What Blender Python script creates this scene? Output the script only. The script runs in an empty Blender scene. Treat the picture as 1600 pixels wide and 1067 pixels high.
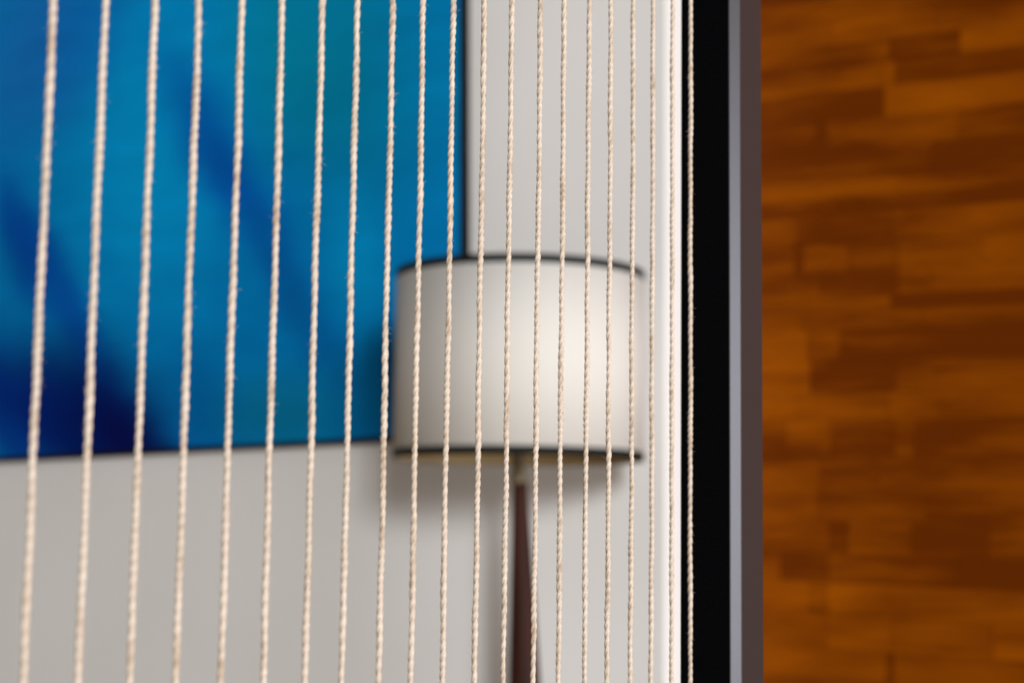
import bpy, bmesh, math, random
from mathutils import Matrix, Vector

scene = bpy.context.scene
COL = scene.collection
random.seed(7)
PI = math.pi

# ---------------------------------------------------------------- camera
# Room axes: +y runs along the cord divider, +x to its right, z up. Metres.
cam_data = bpy.data.cameras.new('camera')
cam_data.sensor_width = 36.0
cam_data.lens = 60.75
cam_data.clip_start = 0.02
cam_data.dof.use_dof = True
cam_data.dof.focus_distance = 0.985
cam_data.dof.aperture_fstop = 7.3
cam = bpy.data.objects.new('camera', cam_data)
COL.objects.link(cam)
cam.matrix_world = Matrix(((0.841147, 0.051593, 0.538340, 0.0),
                           (0.540662, -0.103254, -0.834879, 0.0),
                           (0.012512, 0.993316, -0.114746, 1.10),
                           (0, 0, 0, 1)))
scene.camera = cam

# ---------------------------------------------------------------- light
scene.view_settings.view_transform = 'Standard'
scene.view_settings.look = 'None'
scene.view_settings.exposure = -0.12
scene.view_settings.gamma = 1.0
scene.view_settings.use_curve_mapping = False

world = bpy.data.worlds.new('daylight')
scene.world = world
world.use_nodes = True
world.node_tree.nodes['Background'].inputs['Color'].default_value = (1.0, 0.94, 0.88, 1)
world.node_tree.nodes['Background'].inputs['Strength'].default_value = 0.05


def area(name, loc, target, sx, sy, power, color):
    d = bpy.data.lights.new(name, 'AREA')
    d.shape = 'RECTANGLE'
    d.size = sx
    d.size_y = sy
    d.energy = power
    d.color = color
    o = bpy.data.objects.new(name, d)
    COL.objects.link(o)
    o.location = loc
    o.rotation_euler = (Vector(target) - Vector(loc)).to_track_quat('-Z', 'Z').to_euler()
    return o


# daylight through the tall window in the right-hand wall, and the softer one behind the viewer
area('window_daylight', (6.4, 2.3, 1.4), (-1.5, 2.3, 1.3), 3.0, 2.4, 500, (0.97, 0.985, 1.0))
area('rear_daylight', (8.6, -9.3, 3.7), (-3.6, 3.4, 0.6), 2.6, 2.2, 2180, (0.98, 0.995, 1.0))


# ---------------------------------------------------------------- helpers
def srgb(r, g, b):
    def f(c):
        c /= 255.0
        return c / 12.92 if c <= 0.04045 else ((c + 0.055) / 1.055) ** 2.4
    return (f(r), f(g), f(b), 1.0)


class NT:
    def __init__(self, name):
        self.m = bpy.data.materials.new(name)
        self.m.use_nodes = True
        self.t = self.m.node_tree
        self.b = self.t.nodes['Principled BSDF']
        self.out = self.t.nodes['Material Output']

    def n(self, kind, **kw):
        nd = self.t.nodes.new(kind)
        for k, v in kw.items():
            setattr(nd, k, v)
        return nd

    def l(self, a, b):
        self.t.links.new(a, b)

    def noise(self, vec, scale, detail=3, rough=0.5):
        nd = self.n('ShaderNodeTexNoise')
        nd.inputs['Scale'].default_value = scale
        nd.inputs['Detail'].default_value = detail
        nd.inputs['Roughness'].default_value = rough
        if vec is not None:
            self.l(vec, nd.inputs['Vector'])
        return nd

    def ramp(self, fac, stops):
        nd = self.n('ShaderNodeValToRGB')
        e = nd.color_ramp.elements
        e[0].position, e[0].color = stops[0]
        e[1].position, e[1].color = stops[-1]
        for p, c in stops[1:-1]:
            x = e.new(p)
            x.color = c
        self.l(fac, nd.inputs['Fac'])
        return nd

    def mix(self, fac, a, b, blend='MIX'):
        nd = self.n('ShaderNodeMix', data_type='RGBA', blend_type=blend)
        for sock, v in ((nd.inputs[0], fac), (nd.inputs[6], a), (nd.inputs[7], b)):
            if hasattr(v, 'is_output'):
                self.l(v, sock)
            else:
                sock.default_value = v
        return nd.outputs[2]

    def bump(self, h, strength, dist=0.001):
        nd = self.n('ShaderNodeBump')
        nd.inputs['Strength'].default_value = strength
        nd.inputs['Distance'].default_value = dist
        self.l(h, nd.inputs['Height'])
        self.l(nd.outputs['Normal'], self.b.inputs['Normal'])

    def mapping(self, vec, loc=(0, 0, 0), rot=(0, 0, 0), scale=(1, 1, 1), kind='POINT'):
        nd = self.n('ShaderNodeMapping', vector_type=kind)
        nd.inputs['Location'].default_value = loc
        nd.inputs['Rotation'].default_value = rot
        nd.inputs['Scale'].default_value = scale
        self.l(vec, nd.inputs['Vector'])
        return nd.outputs['Vector']

    def coord(self, which='Object'):
        return self.n('ShaderNodeTexCoord').outputs[which]

    def set(self, **kw):
        for k, v in kw.items():
            self.b.inputs[k.replace('_', ' ')].default_value = v


def plain(name, col, rough=0.5, spec=0.5, metal=0.0, nscale=60, namt=0.12, bump=0.05):
    m = NT(name)
    nz = m.noise(m.coord(), nscale, 3)
    lo = tuple(c * (1 - namt) for c in col[:3]) + (1,)
    hi = tuple(min(1, c * (1 + namt)) for c in col[:3]) + (1,)
    m.l(m.ramp(nz.outputs['Fac'], [(0.3, lo), (0.7, hi)]).outputs['Color'], m.b.inputs['Base Color'])
    m.b.inputs['Roughness'].default_value = rough
    m.b.inputs['Specular IOR Level'].default_value = spec
    m.b.inputs['Metallic'].default_value = metal
    if bump:
        m.bump(nz.outputs['Fac'], bump)
    return m.m


def obj(name, bm, mat, parent=None, smooth=False):
    me = bpy.data.meshes.new(name)
    bm.normal_update()
    bm.to_mesh(me)
    bm.free()
    if smooth:
        for p in me.polygons:
            p.use_smooth = True
    me.materials.append(mat)
    o = bpy.data.objects.new(name, me)
    COL.objects.link(o)
    o.parent = parent
    return o


def tag(o, label, cat=None, kind=None, group=None):
    o['label'] = label
    if cat:
        o['category'] = cat
    if kind:
        o['kind'] = kind
    if group:
        o['group'] = group
    return o


def empty(name, loc, rot=(0, 0, 0)):
    o = bpy.data.objects.new(name, None)
    o.empty_display_size = 0.1
    o.location = loc
    o.rotation_euler = rot
    COL.objects.link(o)
    return o


def box(bm, x0, x1, y0, y1, z0, z1, bevel=0.0, seg=2):
    vs = [bm.verts.new((x, y, z)) for z in (z0, z1) for y in (y0, y1) for x in (x0, x1)]
    fs = [bm.faces.new([vs[i] for i in f]) for f in
          ((0, 2, 3, 1), (4, 5, 7, 6), (0, 1, 5, 4), (2, 6, 7, 3), (0, 4, 6, 2), (1, 3, 7, 5))]
    if bevel:
        es = list({e for f in fs for e in f.edges})
        bmesh.ops.bevel(bm, geom=es, offset=bevel, segments=seg, profile=0.5, affect='EDGES')
    return bm


def nbox(*a, **k):
    return box(bmesh.new(), *a, **k)


def lathe(prof, n=64, centers=None, closed=False):
    """Revolve (radius, z) pairs; centers gives an x, y offset for each ring."""
    bm = bmesh.new()
    rings = []
    for i, (r, z) in enumerate(prof):
        cx, cy = centers[i] if centers else (0, 0)
        rings.append([bm.verts.new((cx + r * math.cos(2 * PI * k / n), cy + r * math.sin(2 * PI * k / n), z))
                      for k in range(n)])
    pairs = list(zip(rings, rings[1:]))
    if closed:
        pairs.append((rings[-1], rings[0]))
    for a, b in pairs:
        for k in range(n):
            bm.faces.new((a[k], a[(k + 1) % n], b[(k + 1) % n], b[k]))
    if not closed:
        bm.faces.new(list(reversed(rings[0])))
        bm.faces.new(rings[-1])
    return bm


# ---------------------------------------------------------------- materials
def mat_wall():
    m = NT('white_wall_paint')
    c = m.coord()
    a = m.noise(c, 1.3, 2)
    b = m.noise(c, 220, 4)
    m.l(m.ramp(a.outputs['Fac'], [(0.3, srgb(224, 221, 219)), (0.7, srgb(231, 229, 227))]).outputs['Color'],
        m.b.inputs['Base Color'])
    m.set(Roughness=0.75)
    m.b.inputs['Specular IOR Level'].default_value = 0.25
    m.bump(b.outputs['Fac'], 0.12, 0.0006)
    return m.m


def mat_wood_plank():
    m = NT('varnished_amber_wood')
    pos = m.n('ShaderNodeNewGeometry').outputs['Position']
    info = m.n('ShaderNodeObjectInfo')
    shift = m.n('ShaderNodeVectorMath', operation='MULTIPLY_ADD')
    m.l(info.outputs['Random'], shift.inputs[0])
    shift.inputs[1].default_value = (7.0, 3.0, 5.0)
    m.l(pos, shift.inputs[2])
    v = m.mapping(shift.outputs[0], rot=(0, 0.035, 0), scale=(2.2, 6, 17))
    g1 = m.noise(v, 1.6, 4, 0.6)
    v2 = m.mapping(shift.outputs[0], scale=(9, 40, 150))
    g2 = m.noise(v2, 1.0, 3, 0.6)
    cloud = m.noise(m.mapping(pos, rot=(0, 0.03, 0), scale=(2.4, 5, 13)), 1.0, 2)
    # Object colour carries the tone of each strip of timber
    tone = m.n('ShaderNodeSeparateColor')
    m.l(info.outputs['Color'], tone.inputs[0])
    a = m.n('ShaderNodeMath', operation='MULTIPLY_ADD')
    m.l(g1.outputs['Fac'], a.inputs[0])
    a.inputs[1].default_value = 0.05
    m.l(tone.outputs[0], a.inputs[2])
    b = m.n('ShaderNodeMath', operation='MULTIPLY_ADD')
    m.l(g2.outputs['Fac'], b.inputs[0])
    b.inputs[1].default_value = 0.18
    m.l(a.outputs[0], b.inputs[2])
    d = m.n('ShaderNodeMath', operation='MULTIPLY_ADD')
    m.l(cloud.outputs['Fac'], d.inputs[0])
    d.inputs[1].default_value = 0.36
    m.l(b.outputs[0], d.inputs[2])
    r = m.ramp(d.outputs[0], [(0.37, WOOD[0]), (0.60, WOOD[1]), (0.80, WOOD[2])])
    s = m.n('ShaderNodeMath', operation='MULTIPLY')
    m.l(d.outputs[0], s.inputs[0])
    s.inputs[1].default_value = 0.78
    m.l(s.outputs[0], r.inputs['Fac'])
    m.l(r.outputs['Color'], m.b.inputs['Base Color'])
    m.set(Roughness=0.5)
    m.b.inputs['Specular IOR Level'].default_value = 0.03
    m.bump(g2.outputs['Fac'], 0.15, 0.0005)
    return m.m


WOOD = (srgb(92, 38, 0), srgb(164, 84, 0), srgb(214, 124, 0))


def mat_cord():
    m = NT('natural_cotton_cord')
    c = m.coord()
    info = m.n('ShaderNodeObjectInfo')
    sh = m.n('ShaderNodeVectorMath', operation='MULTIPLY_ADD')
    m.l(info.outputs['Random'], sh.inputs[0])
    sh.inputs[1].default_value = (0.0, 0.0, 9.0)
    m.l(c, sh.inputs[2])
    a = m.noise(m.mapping(sh.outputs[0], scale=(300, 300, 55)), 1.0, 3, 0.6)
    b = m.noise(m.mapping(sh.outputs[0], scale=(1500, 1500, 700)), 1.0, 3, 0.65)
    r = m.ramp(a.outputs['Fac'], [(0.28, srgb(164, 144, 125)), (0.45, srgb(196, 183, 170)), (0.75, srgb(207, 196, 186))])
    col = m.mix(0.45, r.outputs['Color'], m.ramp(b.outputs['Fac'], [(0.3, srgb(178, 152, 122)), (0.62, srgb(255, 250, 242))]).outputs['Color'], 'MULTIPLY')
    m.l(col, m.b.inputs['Base Color'])
    m.set(Roughness=0.9)
    m.b.inputs['Specular IOR Level'].default_value = 0.1
    m.bump(b.outputs['Fac'], 0.5, 0.0003)
    return m.m


def mat_shade():
    m = NT('ivory_shade_fabric')
    c = m.coord()
    wv = m.noise(m.mapping(c, scale=(300, 300, 700)), 1.0, 3)
    m.l(m.ramp(wv.outputs['Fac'], [(0.3, srgb(226, 223, 218)), (0.7, srgb(232, 230, 226))]).outputs['Color'],
        m.b.inputs['Base Color'])
    m.set(Roughness=0.8)
    m.b.inputs['Specular IOR Level'].default_value = 0.2
    m.bump(wv.outputs['Fac'], 0.15, 0.0004)
    tr = m.n('ShaderNodeBsdfTranslucent')
    tr.inputs['Color'].default_value = srgb(222, 205, 170)
    mx = m.n('ShaderNodeMixShader')
    mx.inputs[0].default_value = 0.25
    m.l(m.b.outputs[0], mx.inputs[1])
    m.l(tr.outputs[0], mx.inputs[2])
    m.l(mx.outputs[0], m.out.inputs['Surface'])
    return m.m


def mat_stem():
    m = NT('dark_walnut')
    c = m.coord()
    g = m.noise(m.mapping(c, scale=(60, 60, 3)), 1.0, 4, 0.6)
    m.l(m.ramp(g.outputs['Fac'], [(0.3, srgb(34, 13, 7)), (0.7, srgb(64, 28, 16))]).outputs['Color'],
        m.b.inputs['Base Color'])
    m.set(Roughness=0.6)
    m.b.inputs['Specular IOR Level'].default_value = 0.15
    m.bump(g.outputs['Fac'], 0.1)
    return m.m


STROKES = [
    (-0.383, 0.995, 0.446, 0.344, -0.997, (0, 106, 124), 0.60),
    (-0.652, 1.129, 0.311, 0.230, -0.984, (0, 112, 140), 0.70),
    (-0.091, 0.931, 0.237, 0.337, -0.157, (0, 104, 150), 0.60),
    (-1.104, 0.865, 0.415, 0.568, -0.133, (0, 124, 174), 0.85),
    (-1.573, 1.287, 0.312, 0.386, -0.404, (14, 86, 148), 0.90),
    (-1.380, 1.293, 0.166, 0.228, -0.412, (4, 84, 150), 0.60),
    (-0.809, 0.789, 0.467, 0.111, -0.957, (0, 62, 138), 0.85),
    (-0.529, 0.370, 0.354, 0.078, -0.991, (0, 72, 130), 0.70),
    (-0.336, 0.489, 0.211, 0.118, -1.252, (0, 124, 172), 0.60),
    (-1.602, 0.655, 0.252, 0.102, -1.182, (0, 42, 120), 0.80),
    (-1.429, 0.465, 0.555, 0.091, -0.933, (0, 62, 138), 0.85),
    (-1.193, 0.444, 0.329, 0.067, -1.003, (0, 104, 160), 0.50),
    (-0.918, 0.331, 0.337, 0.125, -0.962, (0, 112, 165), 0.30),
    (-1.525, 0.148, 0.739, 0.211, -0.355, (0, 32, 104), 1.00),
    (-1.285, 0.117, 0.369, 0.235, -0.566, (0, 18, 76), 1.00),
    (-1.130, 0.037, 0.242, 0.099, -0.643, (4, 8, 62), 0.90),
    (-1.631, 0.058, 0.176, 0.083, -0.542, (0, 44, 118), 0.70),
    (-0.841, 0.113, 0.234, 0.143, -0.920, (0, 74, 130), 0.80),
    (-0.591, 0.083, 0.237, 0.154, -0.049, (4, 92, 124), 0.80),
    (-0.272, 0.150, 0.219, 0.141, 0.931, (0, 66, 104), 0.75),
]


def mat_canvas():
    m = NT('blue_abstract_paint')
    c = m.coord()
    # brush wobble
    wob = m.noise(m.mapping(c, scale=(3.2, 1, 3.2)), 1.0, 3, 0.55)
    w0 = m.n('ShaderNodeVectorMath', operation='SUBTRACT')
    m.l(wob.outputs['Color'], w0.inputs[0])
    w0.inputs[1].default_value = (0.5, 0.5, 0.5)
    w1 = m.n('ShaderNodeVectorMath', operation='MULTIPLY_ADD')
    m.l(w0.outputs[0], w1.inputs[0])
    w1.inputs[1].default_value = (0.13, 0.0, 0.13)
    m.l(c, w1.inputs[2])
    flat = m.n('ShaderNodeVectorMath', operation='MULTIPLY')
    m.l(w1.outputs[0], flat.inputs[0])
    flat.inputs[1].default_value = (1, 0, 1)
    vec = flat.outputs[0]
    col = PAINT(0, 98, 152)
    for (u, v, ru, rv, ang, rgb, st) in STROKES:
        mp = m.mapping(vec, loc=(u, 0, v), rot=(0, -ang, 0), scale=(ru * 1.5, 1, rv * 1.5), kind='TEXTURE')
        ln = m.n('ShaderNodeVectorMath', operation='LENGTH')
        m.l(mp, ln.inputs[0])
        mr = m.n('ShaderNodeMapRange', interpolation_type='SMOOTHERSTEP')
        mr.inputs['From Min'].default_value = 1.0
        mr.inputs['From Max'].default_value = 0.0
        mr.inputs['To Min'].default_value = 0.0
        mr.inputs['To Max'].default_value = st
        m.l(ln.outputs['Value'], mr.inputs['Value'])
        col = m.mix(mr.outputs[0], col, PAINT(*rgb))
    # streaky diagonal brushwork
    br = m.noise(m.mapping(vec, rot=(0, 1.0, 0), scale=(2.2, 1, 11)), 1.0, 4, 0.55)
    col = m.mix(0.8, col, m.ramp(br.outputs['Fac'], [(0.3, (0.72, 0.78, 0.80, 1)), (0.7, (1.0, 1.0, 1.0, 1))]).outputs['Color'], 'MULTIPLY')
    m.l(col, m.b.inputs['Base Color'])
    m.set(Roughness=0.75)
    m.b.inputs['Specular IOR Level'].default_value = 0.04
    cv = m.noise(c, 400, 2)
    m.bump(cv.outputs['Fac'], 0.1, 0.0004)
    return m.m


def PAINT(r, g, b):
    k = 1.85
    s = srgb(r, g, b)
    return (s[0] * k, s[1] * k, s[2] * k, 1)


M = {
    'wall': mat_wall(),
    'cord': mat_cord(),
    'shade': mat_shade(),
    'lining': plain('tan_lining', srgb(184, 164, 124), 0.85, 0.1, 0, 300, 0.05),
    'stem': mat_stem(),
    'canvas': mat_canvas(),
    'plank': mat_wood_plank(),
    'backing': plain('dark_batten', (0.02, 0.008, 0.002, 1), 0.9, 0.1),
    'trim': plain('black_ribbon', (0.006, 0.008, 0.008, 1), 0.7, 0.15),
    'brass': plain('aged_brass', (0.15, 0.115, 0.07, 1), 0.6, 0.3, 0.1),
    'frame': plain('black_frame_stain', (0.005, 0.004, 0.004, 1), 0.7, 0.08),
    'post': plain('charcoal_powder_coat', (0.024, 0.020, 0.020, 1), 0.36, 0.5, 0.0, 900, 0.1, 0.04),
    'liner': plain('black_rubber_liner', (0.0025, 0.0025, 0.003, 1), 1.0, 0.0, 0.0, 500, 0.2, 0.02),
    'floor': plain('amber_floor_varnish', (0.48, 0.35, 0.22, 1), 0.55, 0.3, 0, 6, 0.1),
    'ceiling': plain('grey_ceiling', (0.25, 0.24, 0.23, 1), 0.9, 0.2, 0, 40, 0.03),
    'fabric_wire': plain('black_wire', (0.02, 0.02, 0.02, 1), 0.5),
}

M['post'].node_tree.nodes['Principled BSDF'].inputs['Specular Tint'].default_value = (0.82, 0.86, 1.0, 1)

# ---------------------------------------------------------------- setting
CEIL = 5.6
o = obj('floor', nbox(-7.0, 6.6, -6.2, 6.5, -0.1, 0.0), M['floor'])
tag(o, 'warm amber floor under the lamp and cord divider', 'floor', 'structure')
o = obj('ceiling', nbox(-7.0, 6.6, -6.2, 6.5, CEIL, CEIL + 0.1), M['ceiling'])
tag(o, 'plain grey ceiling high above the room', 'ceiling', 'structure')

# white wall that carries the painting; it ends in a soft outside corner
bm = nbox(-7.0, -1.861, 3.55, 4.6, 0.0, CEIL)
es = [e for e in bm.edges if all(abs(v.co.x + 1.861) < 1e-5 and abs(v.co.y - 3.55) < 1e-5 for v in e.verts)]
bmesh.ops.bevel(bm, geom=es, offset=0.007, segments=5, profile=0.5, affect='EDGES')
o = obj('wall_back', bm, M['wall'], smooth=False)
tag(o, 'white painted wall behind the lamp and blue painting', 'wall', 'structure')

o = obj('wall_left', nbox(-7.15, -7.0, -6.2, 4.6, 0.0, CEIL), M['ceiling'])
tag(o, 'grey painted side wall at the far left of the room', 'wall', 'structure')

# timber wall set back beside it
TILT = 0.020
wood = obj('wall_right', nbox(-1.8608, 6.6, 3.885, 4.1, 0.0, CEIL), M['backing'])
tag(wood, 'amber wooden wall of short varnished strips beside the black post', 'wall', 'structure')

PLANK_ROWS = [
    (2.427, 2.365, [(-1.9, 0.5), (-1.409, 0.45), (-1.193, 0.2)]) ,
    (2.365, 2.305, [(-1.901, 0.5), (-1.589, 0.6), (-1.332, 0.55)]) ,
    (2.305, 2.247, [(-1.901, 0.4), (-1.443, 0.15), (-1.271, 0.6)]) ,
    (2.247, 2.19, [(-1.901, 0.62), (-1.573, 0.65), (-1.456, 0.72), (-1.428, 0.35)]) ,
    (2.19, 2.115, [(-1.901, 0.25), (-1.455, 0.65)]) ,
    (2.115, 2.045, [(-1.901, 0.35), (-1.628, 0.1), (-1.599, 0.5), (-1.274, 0.35)]) ,
    (2.045, 1.984, [(-1.901, 0.5), (-1.337, 0.3)]) ,
    (1.984, 1.925, [(-1.901, 0.45), (-1.415, 0.4)]) ,
    (1.925, 1.887, [(-1.901, 0.25), (-1.576, 0.05), (-1.511, 0.12)]) ,
    (1.887, 1.815, [(-1.901, 0.55), (-1.676, 0.45), (-1.432, 0.5)]) ,
    (1.815, 1.747, [(-1.901, 0.5), (-1.68, 0.1), (-1.657, 0.6), (-1.545, 0.4), (-1.418, 0.55), (-1.22, 0.62)]) ,
    (1.747, 1.686, [(-1.901, 0.5), (-1.611, 0.4), (-1.418, 0.6), (-1.341, 0.65)]) ,
    (1.686, 1.653, [(-1.901, 0.45), (-1.435, 0.12)]) ,
    (1.653, 1.607, [(-1.901, 0.6), (-1.661, 0.5), (-1.358, 0.5)]) ,
    (1.607, 1.535, [(-1.901, 0.7), (-1.645, 0.4), (-1.563, 0.15)]) ,
    (1.535, 1.457, [(-1.901, 0.72), (-1.637, 0.3), (-1.421, 0.5), (-1.329, 0.5)]) ,
    (1.457, 1.393, [(-1.901, 0.65), (-1.671, 0.55), (-1.438, 0.6), (-1.315, 0.6)]) ,
    (1.393, 1.304, [(-1.901, 0.4), (-1.696, 0.55), (-1.582, 0.45), (-1.423, 0.6), (-1.377, 0.45)]) ,
    (1.304, 1.23, [(-1.901, 0.6), (-1.607, 0.45), (-1.463, 0.5)]) ,
    (1.23, 1.156, [(-1.901, 0.65), (-1.615, 0.5), (-1.349, 0.45)]) ,
    (1.156, 1.078, [(-1.901, 0.5), (-1.584, 0.35), (-1.536, 0.6), (-1.381, 0.45), (-1.203, 0.6)]) ,
    (1.078, 1.009, [(-1.902, 0.45), (-1.707, 0.15), (-1.584, 0.3), (-1.277, 0.1)]) ,
    (1.009, 0.936, [(-1.902, 0.5), (-1.633, 0.35), (-1.585, 0.65)]) ,
    (0.936, 0.856, [(-1.902, 0.6), (-1.586, 0.7), (-1.43, 0.6), (-1.192, 0.7)]) ,
    (0.856, 0.784, [(-1.902, 0.5), (-1.441, 0.2), (-1.421, 0.4)]) ,
]


plank_mesh = bpy.data.meshes.new('plank')
bmu = nbox(-0.5, 0.5, -0.5, 0.5, -0.5, 0.5)
bmu.to_mesh(plank_mesh)
bmu.free()
plank_mesh.materials.append(M['plank'])
PIV = Vector((-1.4217, 0, 1.4751))
rot = Matrix.Rotation(TILT, 4, 'Y')


def plank(x0, x1, z0, z1, tone):
    o = bpy.data.objects.new('plank', plank_mesh)
    COL.objects.link(o)
    o.parent = wood
    gap = 0.0009
    proud = random.uniform(0.0, 0.0015)
    c = Vector(((x0 + x1) / 2, 0, (z0 + z1) / 2)) - PIV
    c = rot @ c + PIV
    depth = 0.025 + proud
    o.location = (c.x, 3.885 - depth / 2, c.z)
    o.rotation_euler = (0, TILT, 0)
    o.scale = (x1 - x0 - gap, depth, z1 - z0 - gap)
    o.color = (tone, tone, tone, 1)


XR = 1.9
rnd = random.Random(3)
for (zt, zb, ps) in PLANK_ROWS:
    xs = [(max(-1.853, p[0]), p[1]) for p in ps]
    x = max(xs[-1][0] + 0.3, -0.98 + rnd.uniform(-0.03, 0.12))
    ends = [p[0] for p in xs[1:]] + [x]
    for (x0, t), x1 in zip(xs, ends):
        plank(x0, x1, zb, zt, 0.10 + max(t, 0.12) * 0.28)
    while x < XR - 0.1:
        w = min(rnd.uniform(0.4, 0.75), XR - x)
        plank(x, x + w, zb, zt, rnd.uniform(0.1, 0.36))
        x += w
# courses above and below those in view
for z0, z1, n in ((0.02, PLANK_ROWS[-1][1], 9), (PLANK_ROWS[0][0], 3.06, 7)):
    h = (z1 - z0) / n
    for k in range(n):
        x = -1.845
        while x < XR - 0.1:
            w = min(rnd.uniform(0.5, 0.95), XR - x)
            plank(x, x + w, z0 + k * h, z0 + (k + 1) * h, rnd.uniform(0.1, 0.36))
            x += w

# the timber goes on, far to the right and up to the ceiling
bm = bmesh.new()
for xa, xb, za, zb in ((XR, 6.58, 0.04, 3.06), (-1.80, 6.58, 3.10, CEIL - 0.06)):
    n = round((zb - za) / 0.075)
    h = (zb - za) / n
    for k in range(n):
        x = xa
        while x < xb - 0.05:
            w = min(rnd.uniform(0.3, 0.9), xb - x)
            box(bm, x, x + w - 0.0009, 3.86 - rnd.uniform(0, 0.0015), 3.885, za + k * h, za + (k + 1) * h - 0.0009)
            x += w
o = obj('plank_cladding', bm, M['plank'], wood)
o['kind'] = 'stuff'
o.color = (0.25, 0.25, 0.25, 1)

# ---------------------------------------------------------------- painting
TH = math.radians(1.2)
P = empty('framed_painting', (-2.40667, 3.525, 1.35195), (0, -TH, 0))
tag(P, 'large blue abstract painting in a thin black frame on white wall', 'painting')
PW, PH, LIP, BACK = 2.30, 1.66, 0.014, 0.024
obj('canvas', nbox(-PW + LIP, -LIP, -0.001, BACK - 0.004, LIP, PH - LIP), M['canvas'], P)
for x0, x1, z0, z1 in ((-PW, 0, 0, LIP), (-PW, 0, PH - LIP, PH), (-PW, -PW + LIP, LIP, PH - LIP), (-LIP, 0, LIP, PH - LIP)):
    obj('frame_rail', nbox(x0, x1, -0.003, BACK, z0, z1, bevel=0.001, seg=1), M['frame'], P)

# ---------------------------------------------------------------- floor lamp
LX, LY = -2.0428, 3.2
L = empty('floor_lamp', (LX, LY, 0))
tag(L, 'floor lamp with ivory drum shade, black trim and tapered dark wooden stem', 'lamp')
R0, ZB, ZT = 0.2745, 1.277, 1.690
sh = obj('lamp_shade', lathe([(R0, ZB), (R0, ZT), (R0 - 0.0012, ZT), (R0 - 0.0012, ZB)], 96, closed=True), M['shade'], L, True)
ln = obj('lining', lathe([(R0 - 0.0016, ZB + 0.0005), (R0 - 0.0016, ZT - 0.0005), (R0 - 0.0026, ZT - 0.0005), (R0 - 0.0026, ZB + 0.0005)], 96, closed=True),
         M['lining'], sh, True)
tag(ln, 'tan inner lining')
tag(sh, 'ivory fabric drum shade')
for z0, z1 in ((ZB - 0.001, ZB + 0.0175), (ZT - 0.0175, ZT + 0.001)):
    t = obj('trim_band', lathe([(R0 + 0.0012, z0), (R0 + 0.0012, z1), (R0 - 0.0008, z1), (R0 - 0.0008, z0)], 96, closed=True),
            M['trim'], sh, True)
    tag(t, 'black ribbon edging')
# spider ring and arms that carry the shade
bm = bmesh.new()
ZA = 1.62
for k in range(3):
    a = 2 * PI * k / 3 + 0.4
    d = Vector((math.cos(a), math.sin(a), 0))
    nrm = Vector((-d.y, d.x, 0)) * 0.0022
    up = Vector((0, 0, 0.0022))
    p0, p1 = d * 0.008 + Vector((0, 0, ZA)), d * (R0 - 0.003) + Vector((0, 0, ZA + 0.055))
    q = [bm.verts.new(p + s * nrm + u * up) for p in (p0, p1) for s, u in ((-1, -1), (1, -1), (1, 1), (-1, 1))]
    for i in range(4):
        bm.faces.new((q[i], q[(i + 1) % 4], q[4 + (i + 1) % 4], q[4 + i]))
obj('shade_carrier', bm, M['fabric_wire'], L)
# light bulb and its holder
obj('bulb', lathe([(0.012, 1.43), (0.014, 1.455), (0.027, 1.49), (0.031, 1.515), (0.026, 1.54), (0.012, 1.555), (0.003, 1.558)], 24),
    plain('opal_glass', (0.75, 0.73, 0.68, 1), 0.2), L, True)
nk = obj('neck', lathe([(0.0150, 1.224), (0.0165, 1.228), (0.0165, 1.248), (0.0142, 1.255), (0.0142, 1.31), (0.017, 1.32), (0.017, 1.36),
                        (0.02, 1.37), (0.02, 1.43), (0.006, 1.431), (0.006, ZA + 0.004)], 32), M['brass'], L, True)
tag(nk, 'aged brass neck and lamp holder')
prof, cen = [], []
for k in range(25):
    s = k / 24.0
    z = 1.226 - s * (1.226 - 0.03)
    r = 0.0165 + (1.226 - z) * 0.0425
    off = (1.226 - z) * 0.036
    prof.append((r, z))
    cen.append((0.0035 + 0.84 * off, 0.002 + 0.54 * off))
prof.reverse()
cen.reverse()
prof.append((0.0145, 1.2285))
cen.append(cen[-1])
st = obj('stem', lathe(prof, 40, cen), M['stem'], L, True)
tag(st, 'tapered dark brown wooden stem')
fx, fy = cen[0]
obj('base', lathe([(0.165, 0.0), (0.17, 0.004), (0.17, 0.022), (0.164, 0.03), (0.02, 0.0315)], 64, [(fx, fy)] * 5), M['stem'], L)

# ---------------------------------------------------------------- cord divider
CX = -0.5151
D = empty('cord_divider', (CX, 1.06, 0))
tag(D, 'room divider of taut beige twisted cords in a black metal frame', 'divider')
FY0, FY1 = -0.62, 1.041          # inner faces of the two posts, room y
FH = 2.72


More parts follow.
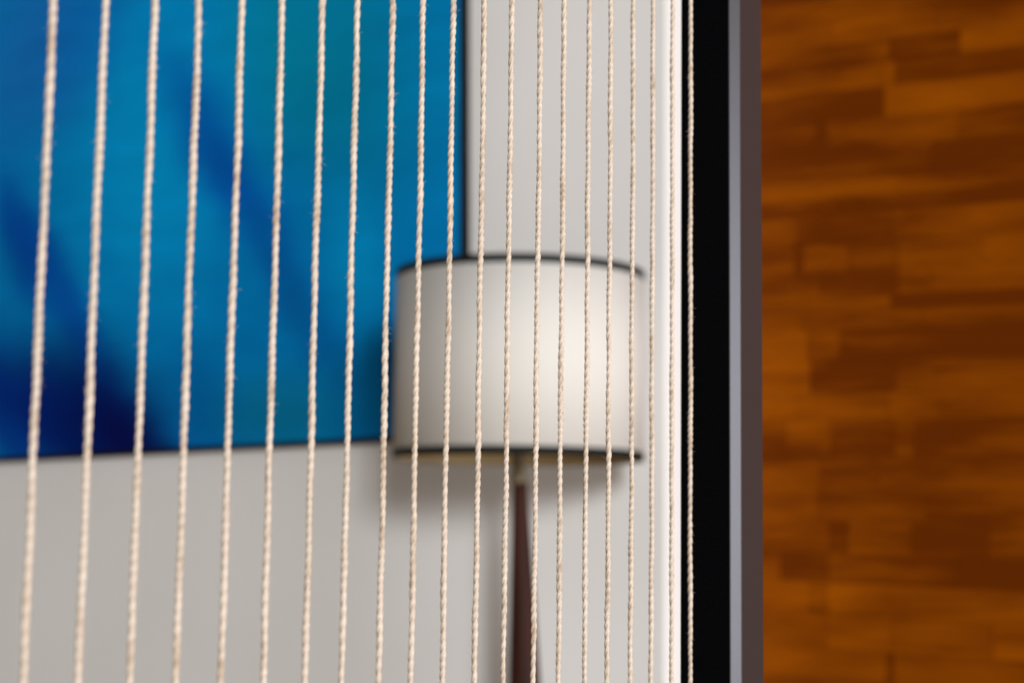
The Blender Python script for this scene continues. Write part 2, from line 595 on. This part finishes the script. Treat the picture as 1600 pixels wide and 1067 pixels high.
def post(y0, y1, inner):
    # tube section: wide polished chamfers on the inner edges, slim ones outside
    w, c, e = 0.0205, 0.0040, 0.0095
    yi, yo = (y0, y1) if inner == y0 else (y1, y0)
    sg = 1 if yo > yi else -1
    sec = [(-w + 0.001, yi), (w - c, yi), (w, yi + sg * e), (w, yo - sg * 0.002), (w - 0.002, yo), (-w + 0.002, yo),
           (-w, yo - sg * 0.002), (-w, yi + sg * 0.001)]
    if sg < 0:
        sec.reverse()
    bm = bmesh.new()
    lo = [bm.verts.new((x, yy, 0.0)) for x, yy in sec]
    hi = [bm.verts.new((x, yy, FH)) for x, yy in sec]
    for k in range(8):
        bm.faces.new((lo[k], lo[(k + 1) % 8], hi[(k + 1) % 8], hi[k]))
    bm.faces.new(list(reversed(lo)))
    bm.faces.new(hi)
    es = [ed for ed in bm.edges if abs(ed.verts[0].co.z - ed.verts[1].co.z) > 1]
    bmesh.ops.bevel(bm, geom=es, offset=0.0007, segments=2, profile=0.5, affect='EDGES')
    p = obj('post', bm, M['post'], D)
    # black rubber liner that closes the inner side of the tube
    q = obj('liner', nbox(-0.0193, 0.0163, *sorted((inner, inner - 0.0008 * sg)), 0.05, FH - 0.05),
            M['liner'], p)
    tag(q, 'matt black inner liner of the post')
    return p


post(FY1 - 1.06, FY1 - 1.06 + 0.0455, FY1 - 1.06)
post(FY0 - 1.06 - 0.0455, FY0 - 1.06, FY0 - 1.06)
for z0, z1 in ((0.0, 0.045), (FH - 0.045, FH)):
    obj('rail', nbox(-0.0203, 0.0203, FY0 - 1.06, FY1 - 1.06, z0, z1, bevel=0.003), M['post'], D)


def cord_mesh(seed):
    """A hand-spun three-ply cord: lobed section twisted up its length, with loose fibres."""
    rg = random.Random(seed)
    r0 = 0.00148
    pitch = 0.0155
    z0, z1 = 0.045, FH - 0.045
    zc = 1.24
    verts, faces = [], []
    zs = []
    z = z0
    while z < z1:
        zs.append(z)
        near = abs(z - zc) < 0.34
        z += pitch / (18.0 if near else 7.0)
    zs.append(z1)
    NS = 15
    ph = [rg.uniform(0, 6.28) for _ in range(8)]
    tw = rg.uniform(0, 6.28)
    zp = z0
    lob = []
    for z in zs:
        loc_pitch = pitch * (1 + 0.14 * math.sin(z * 37 + ph[0]) + 0.10 * math.sin(z * 91 + ph[1]))
        tw += 2 * PI * (z - zp) / loc_pitch
        zp = z
        wx = 0.00013 * math.sin(z * 33 + ph[2]) + 0.00011 * math.sin(z * 97 + ph[3]) + 0.00007 * math.sin(z * 301 + ph[6])
        wy = 0.00013 * math.sin(z * 29 + ph[4]) + 0.00010 * math.sin(z * 113 + ph[5])
        rr = r0 * (1 + 0.06 * math.sin(z * 61 + ph[6]) + 0.05 * math.sin(z * 187 + ph[7]) + 0.02 * math.sin(z * 533 + ph[0]))
        lob.append((wx, wy, rr))
        for k in range(NS):
            a = 2 * PI * k / NS
            q = abs(math.cos(1.5 * (a - tw)))
            r = rr * (0.60 + 0.47 * q ** 0.8) + rg.uniform(-1, 1) * 0.00003
            verts.append((wx + r * math.cos(a), wy + r * math.sin(a), z))
    n = len(zs)
    for i in range(n - 1):
        for k in range(NS):
            k2 = (k + 1) % NS
            faces.append((i * NS + k, i * NS + k2, (i + 1) * NS + k2, (i + 1) * NS + k))
    nb = len(faces)
    # loose fibres
    for _ in range(300):
        z = rg.uniform(zc - 0.34, zc + 0.34)
        lo, hi = 0, n - 1
        while hi - lo > 1:
            mid = (lo + hi) // 2
            if zs[mid] < z:
                lo = mid
            else:
                hi = mid
        wx, wy, rr = lob[lo]
        a = rg.uniform(0, 2 * PI)
        ln = rg.choice((0.0005, 0.0007, 0.0009, 0.0013, 0.002)) * rg.uniform(0.7, 1.2)
        d = Vector((math.cos(a), math.sin(a), rg.uniform(-1.4, 1.4))).normalized()
        t = Vector((-d.y, d.x, 0)) if abs(d.z) < 0.99 else Vector((1, 0, 0))
        t = t.normalized() * 0.00004
        u = d.cross(t).normalized() * 0.00004
        p0 = Vector((wx + rr * 0.85 * math.cos(a), wy + rr * 0.85 * math.sin(a), z))
        p1 = p0 + d * (ln * 0.6 + rr * 0.15)
        p2 = p1 + (d + Vector((rg.uniform(-.6, .6), rg.uniform(-.6, .6), rg.uniform(-.6, .6)))).normalized() * ln * 0.5
        b = len(verts)
        for p in (p0, p1, p2):
            for s in (t, -t + u, -u):
                verts.append(tuple(p + s))
        for s in (0, 3):
            for k in range(3):
                faces.append((b + s + k, b + s + (k + 1) % 3, b + s + 3 + (k + 1) % 3, b + s + 3 + k))
    me = bpy.data.meshes.new('cord')
    me.from_pydata(verts, [], faces)
    me.polygons.foreach_set('use_smooth', [True] * len(faces))
    me.materials.append(M['cord'])
    me.update()
    return me


CORDS = [cord_mesh(s) for s in range(5)]
CORD_Y = [0.4599, 0.4876, 0.5157, 0.5423, 0.57, 0.5978, 0.6269, 0.6541, 0.683, 0.7094, 0.7369, 0.7665, 0.7943, 0.8249,
          0.8516, 0.8809, 0.9076, 0.9364, 0.9628, 0.99, 1.0161]
y = CORD_Y[0] - 0.0305
while y > FY0 + 0.012:
    CORD_Y.append(y)
    y -= 0.0278
for i, y in enumerate(CORD_Y):
    o = bpy.data.objects.new('cord', CORDS[(i * 3) % 5])
    COL.objects.link(o)
    o.parent = D
    o.location = (0, y - 1.06, 0)
    o.rotation_euler = (0, 0, (i * 2.39996) % (2 * PI))
    o['label'] = 'beige twisted cotton cord'
